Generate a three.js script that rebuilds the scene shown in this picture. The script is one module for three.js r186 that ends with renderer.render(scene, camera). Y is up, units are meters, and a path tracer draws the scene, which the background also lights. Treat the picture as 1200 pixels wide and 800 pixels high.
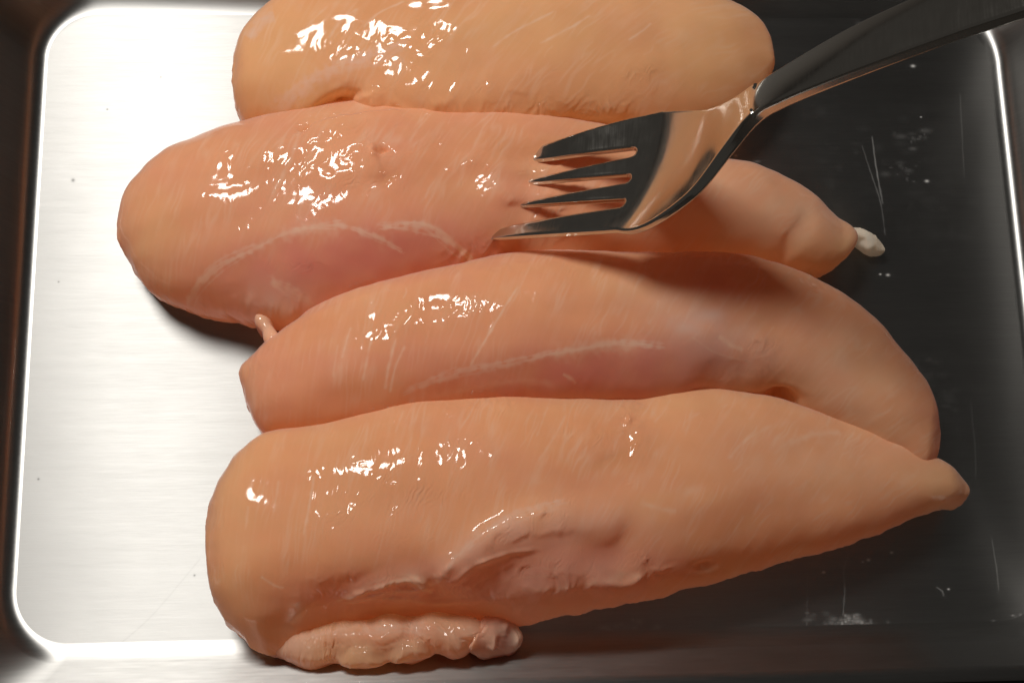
import * as THREE from 'three';
import { RectAreaLightUniformsLib } from 'three/addons/lights/RectAreaLightUniformsLib.js';

// ---------------------------------------------------------------- camera, room light, lamp, exposure
const scene = new THREE.Scene();
const camera = new THREE.PerspectiveCamera(29.86, 1024 / 682, 0.01, 20);
camera.position.set(-0.02310, 0.29820, 0.07380);
camera.up.set(0.00985, 0.21551, -0.97645);
camera.lookAt(-0.00465, 0.00577, 0.00944);
scene.background = new THREE.Color().setRGB(0.025, 0.023, 0.021);      // the dim room around the tray
RectAreaLightUniformsLib.init();
const LAMP = { at: [-0.212, 0.54, -0.265], w: 0.175, h: 0.105, radiance: 46, color: [1.0, 0.965, 0.91] };
const renderer = new THREE.WebGLRenderer({ antialias: true });
renderer.toneMapping = THREE.LinearToneMapping;
renderer.toneMappingExposure = 1.68;
renderer.shadowMap.enabled = true;

const MM = 0.001;
const clamp = (x, a = 0, b = 1) => Math.min(b, Math.max(a, x));
const sstep = (a, b, x) => { const t = clamp((x - a) / (b - a)); return t * t * (3 - 2 * t); };
const mix = (a, b, t) => a + (b - a) * t;
const toSRGB = (c) => { c = clamp(c); return c <= 0.0031308 ? 12.92 * c : 1.055 * Math.pow(c, 1 / 2.4) - 0.055; };
function rng(seed) { let a = seed >>> 0; return () => { a = (a + 0x6d2b79f5) >>> 0; let t = Math.imul(a ^ (a >>> 15), 1 | a); t = (t + Math.imul(t ^ (t >>> 7), 61 | t)) ^ t; return ((t ^ (t >>> 14)) >>> 0) / 4294967296; }; }

// gradient noise in the plane, about -1..1
const PERM = (() => { const r = rng(77), p = new Uint16Array(512), q = [...Array(256).keys()]; for (let i = 255; i > 0; i--) { const j = (r() * (i + 1)) | 0; [q[i], q[j]] = [q[j], q[i]]; } for (let i = 0; i < 512; i++) p[i] = q[i & 255]; return p; })();
const GX = [], GY = []; for (let i = 0; i < 64; i++) { GX.push(Math.cos(i * 0.0981748)); GY.push(Math.sin(i * 0.0981748)); }
function noise(x, y) {
  const xi = Math.floor(x), yi = Math.floor(y), fx = x - xi, fy = y - yi, X = xi & 255, Y = yi & 255;
  const u = fx * fx * fx * (fx * (fx * 6 - 15) + 10), v = fy * fy * fy * (fy * (fy * 6 - 15) + 10);
  const g = (a, b, dx, dy) => { const k = PERM[PERM[(X + a) & 255] + ((Y + b) & 255)] & 63; return GX[k] * dx + GY[k] * dy; };
  return 1.5 * mix(mix(g(0, 0, fx, fy), g(1, 0, fx - 1, fy), u), mix(g(0, 1, fx, fy - 1), g(1, 1, fx - 1, fy - 1), u), v);
}
const fbm = (x, y, n = 4) => { let s = 0, a = 0.5; for (let i = 0; i < n; i++) { s += a * noise(x, y); x = x * 2.03 + 17.3; y = y * 2.03 - 9.1; a *= 0.5; } return s; };

function catmull(pts, t) {                                             // pts: arrays of equal length, t in 0..n-1
  const n = pts.length, i = Math.min(n - 2, Math.max(0, Math.floor(t))), u = t - i;
  const p0 = pts[Math.max(0, i - 1)], p1 = pts[i], p2 = pts[i + 1], p3 = pts[Math.min(n - 1, i + 2)];
  return p1.map((_, k) => 0.5 * (2 * p1[k] + (p2[k] - p0[k]) * u + (2 * p0[k] - 5 * p1[k] + 4 * p2[k] - p3[k]) * u * u + (3 * p1[k] - p0[k] - 3 * p2[k] + p3[k]) * u * u * u));
}
function smoothLine(pts, per = 6) { const out = []; for (let i = 0; i < (pts.length - 1) * per; i++) out.push(catmull(pts, i / per)); out.push(pts[pts.length - 1]); return out; }

const names = {};
function numbered(n) { names[n] = (names[n] ?? -1) + 1; return names[n] ? `${n}_${String(names[n]).padStart(3, '0')}` : n; }
function tag(o, label, category, group, kind) { Object.assign(o.userData, { label, category }); if (group) o.userData.group = group; if (kind) o.userData.kind = kind; return o; }
function thing(name, label, category, group) { const g = new THREE.Group(); g.name = numbered(name); scene.add(g); return tag(g, label, category, group); }
function part(name, geo, mat, parent, label) { const m = new THREE.Mesh(geo, mat); m.name = name; m.castShadow = m.receiveShadow = true; if (label) m.userData.label = label; parent.add(m); return m; }

// ---------------------------------------------------------------- counter top under the tray
{
  const N = 512, d = new Uint8Array(N * N * 4);
  for (let j = 0; j < N; j++) for (let i = 0; i < N; i++) {
    const v = 0.030 + 0.008 * fbm(i / 60, j / 60, 5) + 0.006 * noise(i / 2.1, j / 2.1);
    const k = (j * N + i) * 4; d[k] = 255 * toSRGB(v * 1.15); d[k + 1] = 255 * toSRGB(v); d[k + 2] = 255 * toSRGB(v * 0.9); d[k + 3] = 255;
  }
  const t = new THREE.DataTexture(d, N, N); t.colorSpace = THREE.SRGBColorSpace; t.wrapS = t.wrapT = THREE.RepeatWrapping; t.repeat.set(5, 5); t.magFilter = THREE.LinearFilter; t.needsUpdate = true;
  const g = new THREE.BoxGeometry(1.6, 0.03, 1.2);
  const m = new THREE.Mesh(g, new THREE.MeshStandardMaterial({ map: t, roughness: 0.55 }));
  m.name = 'countertop'; m.position.set(0, -0.0168, 0); m.receiveShadow = m.castShadow = true;
  m.userData.kind = 'structure'; m.userData.label = 'dark brown countertop under the steel tray';
  scene.add(m);
}

// ---------------------------------------------------------------- stainless tray
const TRAY = { a: 121.6, b: 79, r: 15 };
function ring(a, b, r, perCorner = 18, perSide = 40) {
  const out = [], corners = [[a - r, b - r, 0], [-(a - r), b - r, 1], [-(a - r), -(b - r), 2], [a - r, -(b - r), 3]];
  for (let c = 0; c < 4; c++) {
    const [x, z, q] = corners[c];
    for (let i = 0; i <= perCorner; i++) { const t = (q + i / perCorner) * Math.PI / 2; out.push([x + r * Math.cos(t), z + r * Math.sin(t)]); }
    const [x2, z2, q2] = corners[(c + 1) % 4], s = out[out.length - 1], e = [x2 + r * Math.cos(q2 * Math.PI / 2), z2 + r * Math.sin(q2 * Math.PI / 2)];
    for (let i = 1; i < perSide; i++) out.push([mix(s[0], e[0], i / perSide), mix(s[1], e[1], i / perSide)]);
  }
  return out;
}
function sweep(profile) {                                              // profile: [offset outwards, height] in mm round the tray
  const rings = profile.map(([d]) => ring(TRAY.a + d, TRAY.b + d, TRAY.r + d)), n = rings[0].length, pos = [], uv = [], idx = [];
  profile.forEach(([, y], j) => { for (let i = 0; i <= n; i++) { const [x, z] = rings[j][i % n]; pos.push(x * MM, y * MM, z * MM); uv.push(z / 160 + 0.5, x / 240 + 0.5); } });
  for (let j = 0; j + 1 < profile.length; j++) for (let i = 0; i < n; i++) { const a = j * (n + 1) + i, b = a + n + 1; idx.push(a, a + 1, b, a + 1, b + 1, b); }
  const g = new THREE.BufferGeometry();
  g.setAttribute('position', new THREE.Float32BufferAttribute(pos, 3)); g.setAttribute('uv', new THREE.Float32BufferAttribute(uv, 2)); g.setIndex(idx); g.computeVertexNormals();
  const nn = g.attributes.normal;                                      // weld the seam of the ring
  for (let j = 0; j < profile.length; j++) { const a = j * (n + 1), b = a + n, v = [0, 1, 2].map((k) => nn.array[a * 3 + k] + nn.array[b * 3 + k]), l = Math.hypot(...v); for (const q of [a, b]) nn.setXYZ(q, v[0] / l, v[1] / l, v[2] / l); }
  return g;
}
// the grain of the brushed steel runs along x; residue and scratches are where something dried on or scraped the base
const STEEL = [0.37, 0.366, 0.357];
function steelTextures(W, H, marks) {                                  // W texels across z, H along x
  const col = new Uint8Array(W * H * 4), mr = new Uint8Array(W * H * 4), dirt = new Float32Array(W * H), dark = new Float32Array(W * H), bump = new Uint8Array(W * H * 4);
  if (marks) {
    const put = (arr, x, z, r, amt, ax = 1) => {                       // soft dot in mm
      const ci = (z / 160 + 0.5) * W, cj = (x / 240 + 0.5) * H, ri = r / 160 * W, rj = r * ax / 240 * H;
      for (let j = Math.floor(cj - 3 * rj); j <= cj + 3 * rj; j++) for (let i = Math.floor(ci - 3 * ri); i <= ci + 3 * ri; i++) {
        if (i < 0 || j < 0 || i >= W || j >= H) continue;
        const e = amt * Math.exp(-(((i - ci) / ri) ** 2 + ((j - cj) / rj) ** 2) * 1.4); arr[j * W + i] = Math.max(arr[j * W + i], e);
      }
    };
    const line = (pts, r, amt) => { const p = smoothLine(pts, 40); p.forEach(([x, z], k) => put(dirt, x + 0.1 * noise(k / 9, 3), z, r * (0.7 + 0.5 * noise(k / 14, 8)), amt * clamp(0.6 + 0.7 * noise(k / 17, 5)) * Math.sin(Math.PI * (k + 3) / (p.length + 5)) ** 0.5)); };
    const rr = rng(5);
    const smear = (pts, r, n, amt, sz) => { const p = smoothLine(pts, 10); for (let k = 0; k < n; k++) { const [x, z] = p[(rr() * p.length) | 0]; const q = () => (rr() + rr() + rr() - 1.5) * r; put(dirt, x + q() * 1.6, z + q() * 0.8, sz * (0.4 + rr()), amt * (0.2 + 0.8 * rr()), 0.6 + 2 * rr()); } };
    line([[86.3,-43.8],[86.7,-34.7],[87.5,-26.2]], 0.32, 0.55); line([[83.5,-41.5],[85.3,-33.6],[87,-26.2],[87.4,-18]], 0.28, 0.3);
    line([[110.2,-55.3],[109.7,-46.1],[109,-32.9]], 0.25, 0.22); line([[72,59.7],[70.4,63.6],[70.3,67.9],[69.4,74.1]], 0.3, 0.42);
    line([[61.8,63.4],[61.3,69.6],[60.5,78.3]], 0.22, 0.25); line([[106.6,57.2],[107,63.7],[107,69]], 0.25, 0.34); line([[104.8,24.1],[104.8,34.4],[104.2,42.6]], 0.25, 0.16);
    line([[92.2,67.9],[93.4,68.8],[93.7,69.9]], 0.3, 0.4);
    smear([[93.9,-42.6],[99.5,-43.8]], 3.4, 16, 0.12, 0.6); smear([[92.2,-35.8],[97,-33.6]], 3.0, 14, 0.12, 0.6);
    smear([[65.3,75.5],[70.2,76.6],[75,79.2]], 3.2, 60, 0.22, 0.7); smear([[71.4,74.1],[72.7,78.6]], 2.2, 60, 0.5, 0.5);
    smear([[9.7,78.4],[19.6,76.8],[33.2,79]], 3.0, 120, 0.34, 0.6); smear([[43.1,79.2],[63,78.9],[85.1,78.7]], 4.0, 100, 0.2, 0.6);
    smear([[99.3,78.6],[111.6,77.5],[118.8,77.1]], 3.2, 90, 0.4, 0.5); smear([[52.2,-37],[56.3,-34.8]], 3.5, 30, 0.25, 0.3);
    smear([[81.2,-76.4],[94.8,-77.9]], 5.0, 20, 0.12, 0.6); smear([[86.6,15.4],[96.2,26]], 9.0, 60, 0.05, 0.9); smear([[72.3,-46.1],[102.9,-21.2]], 14, 70, 0.02, 1.2);
    for (const [p, s] of [[[[76.5,61.3]][0], 0.5], [[[75.1,61.7]][0], 0.35], [[[82.2,59.7]][0], 0.45], [[[65.6,63.9]][0], 0.4], [[[95,68.4]][0], 0.3], [[[110.6,76]][0], 0.4], [[[98.6,-63]][0], 0.55], [[[99.4,-49.1]][0], 0.25], [[[87.2,-7.7]][0], 0.45], [[[85.3,-7.9]][0], 0.3], [[[99.3,-32]][0], 0.5], [[[51.2,-38.8]][0], 0.4]]) put(dirt, p[0], p[1], s * 0.8, 0.75, 1.5);
    for (const [p, s] of [[[[-103.7,-50.9]][0], 0.3], [[[-111,-32.7]][0], 0.5], [[[-79.3,61.6]][0], 0.28], [[[-115.2,39.2]][0], 0.3], [[[-113.1,-7.4]][0], 0.25], [[[-91.1,-59.4]][0], 0.2]]) put(dark, p[0], p[1], s, 0.6);
    const dl = smoothLine([[-78.2,58],[-88.3,70.1],[-95.5,76.5]], 60); for (const [x, z] of dl) put(dark, x, z, 0.18, 0.10);
  }
  const rowA = [], rowB = []; const r0 = rng(21); for (let i = 0; i < W; i++) { rowA.push(r0()); rowB.push(r0() * 1000); }
  for (let j = 0; j < H; j++) for (let i = 0; i < W; i++) {
    const x = j / H * 240, z = i / W * 160, k = (j * W + i) * 4;
    const f1 = noise(x / 11 + rowB[i] * 0.02, z / 0.34 + 31), f2 = noise(x / 4.5 + 40, z / 0.24 + 7 + 0.03 * x), f3 = noise(x / 40, z / 1.7);
    const g = 0.5 * f1 + 0.35 * f2 + 0.3 * f3, cloud = fbm(x / 30 + 3, z / 24, 3);
    let s = 1 + 0.13 * g + 0.05 * cloud; const dr = clamp(dirt[j * W + i]), dk = dark[j * W + i];
    s *= 1 - dk;
    for (let c = 0; c < 3; c++) col[k + c] = 255 * toSRGB(mix(STEEL[c] * s, [0.62, 0.60, 0.57][c], dr));
    mr[k + 1] = 255 * clamp((marks ? 0.55 : 0.46) + 0.05 * g + 0.03 * cloud + 0.3 * dr); mr[k + 2] = 255 * (1 - 0.9 * dr); col[k + 3] = mr[k + 3] = bump[k + 3] = 255;
    bump[k] = bump[k + 1] = bump[k + 2] = 255 * clamp(0.5 + 0.5 * g);
  }
  const mk = (d, srgb) => { const t = new THREE.DataTexture(d, W, H); if (srgb) t.colorSpace = THREE.SRGBColorSpace; t.wrapS = t.wrapT = THREE.RepeatWrapping; t.magFilter = THREE.LinearFilter; t.needsUpdate = true; return t; };
  return { map: mk(col, true), rough: mk(mr), bump: mk(bump) };
}
const steelMat = (t) => new THREE.MeshPhysicalMaterial({ map: t.map, roughness: 0.62, roughnessMap: t.rough, metalness: 1, metalnessMap: t.rough, anisotropy: 0.96, bumpMap: t.bump, bumpScale: 0.000012 });
const tray = thing('steel_tray', 'brushed stainless steel tray with rounded corners, holding the raw chicken', 'tray');
{
  const base = steelMat(steelTextures(1365, 2048, true)), plain = steelMat(steelTextures(683, 1024, false));
  base.roughness = plain.roughness = 1; 
  const inner = ring(TRAY.a - 3, TRAY.b - 3, TRAY.r - 3), g = new THREE.BufferGeometry(), pos = [0, 0, 0], nor = [0, 1, 0], uv = [0.5, 0.5], idx = [];
  inner.forEach(([x, z], i) => { pos.push(x * MM, 0, z * MM); nor.push(0, 1, 0); uv.push(z / 160 + 0.5, x / 240 + 0.5); idx.push(0, 1 + (i + 1) % inner.length, 1 + i); });
  g.setAttribute('position', new THREE.Float32BufferAttribute(pos, 3)); g.setAttribute('normal', new THREE.Float32BufferAttribute(nor, 3)); g.setAttribute('uv', new THREE.Float32BufferAttribute(uv, 2)); g.setIndex(idx);
  part('tray_base', g, base, tray);
  const R = 4.6, A = 74 * Math.PI / 180, prof = [];
  for (let i = 0; i <= 12; i++) { const t = A * i / 12; prof.push([-3 + R * Math.sin(t), R - R * Math.cos(t)]); }
  const [d0, y0] = prof[12], L = 17; for (let i = 1; i <= 6; i++) prof.push([d0 + L * Math.cos(A) * i / 6, y0 + L * Math.sin(A) * i / 6]);
  part('side_wall', sweep(prof), plain, tray);
  const [d1, y1] = prof[prof.length - 1], rim = [], rr = 1.7;          // the rolled rim, then the outside of the wall and the underside
  for (let i = 0; i <= 16; i++) { const t = (164 - 230 * i / 16) * Math.PI / 180; rim.push([d1 + rr * Math.cos((180 - 164) * Math.PI / 180) + rr * Math.cos(t), y1 - rr * Math.sin(164 * Math.PI / 180) + rr * Math.sin(t)]); }
  part('rolled_rim', sweep(rim), plain, tray);
  part('outer_shell', sweep([[d1 + 1.4, y1 - 1.2], [d0 + 0.9, y0], [d0 + 0.2, 1.2], [d0 - 1.2, -0.5], [-4, -0.8], [-60, -0.8]]), plain, tray);
}

tray.position.x = 0.0016;

// ---------------------------------------------------------------- raw chicken
const PALE = [0.97, 0.71, 0.50], PINK = [0.86, 0.38, 0.25], DEEP = [0.74, 0.27, 0.16], YELLOW = [0.89, 0.58, 0.28], ORANGE = [0.80, 0.42, 0.17], MILK = [0.84, 0.66, 0.56];
function field(x0, z0, w, h, cell) {                                   // height (mm), colour and wetness of the surface, seen from above
  const nx = Math.ceil(w / cell) + 1, nz = Math.ceil(h / cell) + 1, n = nx * nz;
  const F = { x0, z0, nx, nz, cell, d: new Float32Array(n), c: new Float32Array(n * 3), f: new Float32Array(n), wet: new Float32Array(n) };
  F.each = (bx0, bz0, bx1, bz1, fn) => {
    const i0 = Math.max(0, Math.floor((bx0 - x0) / cell)), i1 = Math.min(nx - 1, Math.ceil((bx1 - x0) / cell)), j0 = Math.max(0, Math.floor((bz0 - z0) / cell)), j1 = Math.min(nz - 1, Math.ceil((bz1 - z0) / cell));
    for (let j = j0; j <= j1; j++) for (let i = i0; i <= i1; i++) fn(j * nx + i, x0 + i * cell, z0 + j * cell);
  };
  F.sample = (arr, x, z) => {
    const u = clamp((x - x0) / cell, 0, nx - 1.001), v = clamp((z - z0) / cell, 0, nz - 1.001), i = u | 0, j = v | 0, a = u - i, b = v - j, k = j * nx + i;
    return mix(mix(arr[k], arr[k + 1], a), mix(arr[k + nx], arr[k + nx + 1], a), b);
  };
  return F;
}
function alongLine(F, pts, reach, fn) {                                // fn(cell, signed distance, 0..1 along, x, z) for cells near a line
  const p = smoothLine(pts, 8); let bx0 = 1e9, bz0 = 1e9, bx1 = -1e9, bz1 = -1e9;
  for (const [x, z] of p) { bx0 = Math.min(bx0, x); bx1 = Math.max(bx1, x); bz0 = Math.min(bz0, z); bz1 = Math.max(bz1, z); }
  F.each(bx0 - reach, bz0 - reach, bx1 + reach, bz1 + reach, (k, x, z) => {
    let best = 1e9, sg = 1, al = 0;
    for (let i = 0; i + 1 < p.length; i++) {
      const ax = p[i][0], az = p[i][1], bx = p[i + 1][0] - ax, bz = p[i + 1][1] - az, l2 = bx * bx + bz * bz || 1e-9, t = clamp(((x - ax) * bx + (z - az) * bz) / l2), dx = x - ax - bx * t, dz = z - az - bz * t, d = dx * dx + dz * dz;
      if (d < best) { best = d; sg = bx * dz - bz * dx > 0 ? 1 : -1; al = (i + t) / (p.length - 1); }
    }
    best = Math.sqrt(best); if (best < reach) fn(k, best * sg, al, x, z);
  });
}
const ends = (al, soft = 0.18) => sstep(0, soft, al) * sstep(0, soft, 1 - al);
function tint(F, k, color, a) { for (let c = 0; c < 3; c++) F.c[k * 3 + c] = mix(F.c[k * 3 + c], color[c], a); }
const OPS = {
  ridge(F, pts, w, h) { alongLine(F, pts, w * 3, (k, d, al, x, z) => { F.d[k] += h * ends(al) * (0.8 + 0.4 * noise(x / 3, z / 3)) * Math.exp(-((d / w) ** 2)); }); },
  // one side of the line stands proud by h and falls back over w; positive h lifts the right-hand side of the direction of travel (seen from above)
  step(F, pts, w, h, soft = 1.5) { alongLine(F, pts, w, (k, d, al, x, z) => { const s = Math.sign(h) * d + 0.5 * noise(x / 2.5, z / 2.5); if (s > -soft) F.d[k] += Math.abs(h) * ends(al, 0.25) * sstep(-soft * 0.6, soft * 0.4, s) * (1 - sstep(0.2, 1, s / w)); }); },
  bump(F, [[x0, z0]], rx, rz, h, ang = 0) { const c = Math.cos(ang), s = Math.sin(ang), r = 2.2 * Math.max(rx, rz); F.each(x0 - r, z0 - r, x0 + r, z0 + r, (k, x, z) => { const u = ((x - x0) * c + (z - z0) * s) / rx, v = (-(x - x0) * s + (z - z0) * c) / rz; F.d[k] += h * Math.exp(-(u * u + v * v)); }); },
  hole(F, [[x0, z0]], rx, rz, h, ang = 0) { const c = Math.cos(ang), s = Math.sin(ang), r = 1.6 * Math.max(rx, rz); F.each(x0 - r, z0 - r, x0 + r, z0 + r, (k, x, z) => { const u = ((x - x0) * c + (z - z0) * s) / rx + 0.5 * noise(x / 1.1, z / 1.1), v = (-(x - x0) * s + (z - z0) * c) / rz * (1 + 0.5 * u) + 0.5 * noise(x / 1.1 + 9, z / 1.1), q = Math.exp(-((u * u + v * v) ** 2)); F.d[k] -= h * q; tint(F, k, ORANGE, 0.3 * q); }); },
  stroke(F, pts, w, color, a, rough = 0.5) { alongLine(F, pts, w * 2.5, (k, d, al, x, z) => { const n = 1 + rough * noise(x / 1.3, z / 1.3), q = Math.exp(-((d / (w * Math.max(0.3, n))) ** 2)) * ends(al, 0.12); tint(F, k, color, clamp(a * q * (0.8 + 0.5 * noise(x / 2.1 + 9, z / 2.1)))); }); },
  blot(F, [[x0, z0]], rx, rz, color, a, ang = 0) { const c = Math.cos(ang), s = Math.sin(ang), r = 2.2 * Math.max(rx, rz); F.each(x0 - r, z0 - r, x0 + r, z0 + r, (k, x, z) => { const u = ((x - x0) * c + (z - z0) * s) / rx, v = (-(x - x0) * s + (z - z0) * c) / rz; tint(F, k, color, clamp(a * Math.exp(-(u * u + v * v)) * (0.85 + 0.4 * noise(x / 5, z / 5)))); }); },
  // a wispy pale band of connective tissue
  fascia(F, pts, w, a) {
    const rn = rng(Math.round(Math.abs(pts[0][0] * 91 + pts[0][1] * 37))); const SINEW = [0.94, 0.65, 0.48]; OPS.stroke(F, pts, w, SINEW, a * 0.75, 1.3); OPS.stroke(F, pts, w * 3, SINEW, a * 0.22, 1.2); OPS.ridge(F, pts, w * 2, 0.05);
    for (let k = 0; k < 18; k++) { const i0 = (rn() * (pts.length - 1)) | 0, q = pts.slice(i0, i0 + 2 + ((rn() * 2) | 0)).map(([x, z], i) => [x + (rn() - 0.5) * 2, z + (rn() - 0.5) * 5 * w + (i ? (rn() - 0.5) * 2.4 : 0)]); if (q.length > 1) { OPS.stroke(F, q, w * (0.35 + 0.5 * rn()), SINEW, a * 0.6, 1.1); } }
  },
  // strands and creases side by side between two lines with the same number of points
  folds(F, A, B, n, h, a = 0.4) {
    const rn = rng(Math.round(Math.abs(A[0][0] * 53 + A[0][1] * 71) + n));
    for (let k = 0; k < n; k++) { const f = (k + 0.7 * (rn() - 0.5)) / Math.max(1, n - 1), sl = (rn() - 0.5) * 0.25, pts = A.map(([x, z], i) => { const g = f + sl * (i / (A.length - 1) - 0.5); return [mix(x, B[i][0], g) + (rn() - 0.5) * 0.7, mix(z, B[i][1], g) + (rn() - 0.5) * 0.7]; }); const w = 0.35 + 0.75 * rn(); OPS.ridge(F, pts, w, h * (rn() < 0.3 ? -0.7 : 0.5 + 0.7 * rn())); if (rn() < 0.7) OPS.stroke(F, pts, 0.2 + 0.3 * rn(), PALE, a * (0.5 + 0.7 * rn()), 0.9); }
  },
  wet(F, [[x0, z0]], rx, rz, a, ang = 0) { const c = Math.cos(ang), s = Math.sin(ang), r = 2.2 * Math.max(rx, rz); F.each(x0 - r, z0 - r, x0 + r, z0 + r, (k, x, z) => { const u = ((x - x0) * c + (z - z0) * s) / rx, v = (-(x - x0) * s + (z - z0) * c) / rz; F.wet[k] = Math.max(F.wet[k], a * Math.exp(-((u * u + v * v) ** 1.5))); }); },
};
function blur(src, nx, nz, r, passes = 3) {
  let a = Float32Array.from(src), b = new Float32Array(src.length);
  for (let p = 0; p < passes; p++) for (const [n, m, sn, sm] of [[nx, nz, 1, nx], [nz, nx, nx, 1]]) {
    for (let q = 0; q < m; q++) { let s = 0; for (let i = -r; i <= r; i++) s += a[q * sm + clamp(i, 0, n - 1) * sn]; for (let i = 0; i < n; i++) { b[q * sm + i * sn] = s / (2 * r + 1); s += a[q * sm + clamp(i + r + 1, 0, n - 1) * sn] - a[q * sm + clamp(i - r, 0, n - 1) * sn]; } }
    [a, b] = [b, a];
  }
  return a;
}
// a piece of meat: ribs are [upper x, upper z, lower x, lower z, height of the widest level, full height] in mm, between two tips
function meat(o) {
  const { tips: [[tx0, tz0], [tx1, tz1]], ribs, seed } = o, n = ribs.length, NU = o.nu ?? 720, NT = o.nt ?? 290, NB = o.nb ?? 44, NV = NT + NB;
  const r0 = ribs[0], r1 = ribs[n - 1];
  const swap = (r) => [r[2], r[3], r[0], r[1], r[4], r[5]];
  const all = [swap(r0), [tx0, tz0, tx0, tz0, r0[4], r0[5]], ...ribs, [tx1, tz1, tx1, tz1, r1[4], r1[5]], swap(r1)];
  const M = 1600, fine = [], cum = [0];
  for (let i = 0; i <= M; i++) { const r = catmull(all, 1 + (n + 1) * i / M); fine.push(r); if (i) { const q = fine[i - 1]; cum.push(cum[i - 1] + Math.max(Math.hypot(r[0] - q[0], r[1] - q[1]), Math.hypot(r[2] - q[2], r[3] - q[3]))); } }
  const total = cum[M], P = new Float64Array(NU * NV * 3), er0 = o.endRound?.[0] ?? 14, er1 = o.endRound?.[1] ?? 12;
  let at = 0, bx0 = 1e9, bx1 = -1e9, bz0 = 1e9, bz1 = -1e9;
  const { pw = 0.64, ex = 0.86, pl = 0.92, xl = 0.96 } = o;
  for (let i = 0; i < NU; i++) {
    const s = clamp(i / (NU - 1), 0.0006, 0.9994) * total; while (at < M - 1 && cum[at + 1] < s) at++;
    const f = (s - cum[at]) / (cum[at + 1] - cum[at] || 1), r = fine[at].map((v, k) => mix(v, fine[at + 1][k], f));
    const t0 = clamp(s / er0), t1 = clamp((total - s) / er1), e = Math.sqrt(1 - (1 - t0) ** 2) * Math.sqrt(1 - (1 - t1) ** 2);
    const mx = (r[0] + r[2]) / 2, mz = (r[1] + r[3]) / 2, hx = (r[0] - r[2]) / 2, hz = (r[1] - r[3]) / 2, yw = r[4] + (o.lift ?? 0), top = (r[5] - r[4]) * e, low = (r[4] - 0.15) * e;
    for (let j = 0; j < NV; j++) {
      const th = j < NT ? Math.PI * j / NT : Math.PI * (1 + (j - NT) / NB), c = Math.cos(th), sn = Math.sin(th), a = Math.sign(c) * Math.abs(c) ** (c > 0 ? ex : xl), k = (i * NV + j) * 3;
      P[k] = mx + hx * a; P[k + 2] = mz + hz * a; P[k + 1] = (o.tilt ? o.tilt[1] * (P[k + 2] - o.tilt[0]) : 0) + (sn >= 0 ? yw + top * sn ** (c > 0 ? pw : pl) : yw - low * (-sn) ** 0.6);
      bx0 = Math.min(bx0, P[k]); bx1 = Math.max(bx1, P[k]); bz0 = Math.min(bz0, P[k + 2]); bz1 = Math.max(bz1, P[k + 2]);
    }
  }
  // surface field
  const cell = o.cell ?? 0.2, F = field(bx0 - 2, bz0 - 2, bx1 - bx0 + 4, bz1 - bz0 + 4, cell), rnd = rng(seed), base = o.color, angle = o.fibre ?? (() => 1.1);
  F.each(-1e9, -1e9, 1e9, 1e9, (k, x, z) => {
    const m = fbm(x / 26 + seed, z / 18, 4), m2 = fbm(x / 7 + 5, z / 6 + seed, 3), an = angle(x, z), ca = Math.cos(an), sa = Math.sin(an), along = x * ca + z * sa, across = -x * sa + z * ca;
    const fib = noise(along / 9 + seed, across / 0.75), fib2 = noise(along / 16, across / 1.9 + seed);
    F.d[k] = 1.3 * fbm(x / 24 + seed * 3, z / 15, 3) + 0.05 * noise(x / 4.1, z / 3.6 + seed) + 0.010 * fib + 0.03 * fib2;
    for (let c = 0; c < 3; c++) F.c[k * 3 + c] = base[c] * (1 + (0.10 + 0.06 * c) * m + (0.04 + 0.03 * c) * m2);
    tint(F, k, PINK, clamp(0.10 + 1.6 * fbm(x / 24 - 7, z / 13 + seed * 2, 4)) * (o.pink ?? 0.6));
    tint(F, k, YELLOW, clamp(0.05 + 1.3 * fbm(x / 30 + 17, z / 16 + seed * 5, 4)) * 0.55);
    const veil = sstep(0.05, 0.5, fbm(along / 11 + 3, across / 5 + seed, 4)) * 0.16, thread = Math.max(0, 1 - 3.2 * Math.abs(noise(along / 12 + seed, across / 1.5 + 0.5 * noise(along / 5, across / 3)))) * sstep(-0.1, 0.5, noise(along / 9, across / 6 + seed));
    tint(F, k, PALE, clamp(0.10 * fib + 0.11 * fib2 + veil + 0.34 * thread, 0, 0.42) * (o.fibres ?? 1));
    F.d[k] += 0.025 * thread;
  });
  for (let q = 0; q < 1.5 * (o.streaks ?? 60); q++) {                        // pale threads of connective tissue along the grain
    const x = mix(bx0, bx1, rnd()), z = mix(bz0, bz1, rnd()), an = angle(x, z) + (rnd() - 0.5) * 0.2, l = 1.5 + rnd() * rnd() * 9, c = Math.cos(an) * l, s = Math.sin(an) * l, b = (rnd() - 0.5) * 1.2;
    const pts = [[x - c, z - s], [x + b * s / l, z - b * c / l], [x + c, z + s]], w = 0.13 + 0.16 * rnd();
    OPS.stroke(F, pts, w, PALE, 0.10 + 0.40 * rnd() * rnd()); OPS.ridge(F, pts, w * 1.8, 0.05);
  }
  for (const [op, ...args] of o.ops ?? []) OPS[op](F, ...args);
  F.d = blur(F.d, F.nx, F.nz, o.melt ?? 1, 2);
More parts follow.
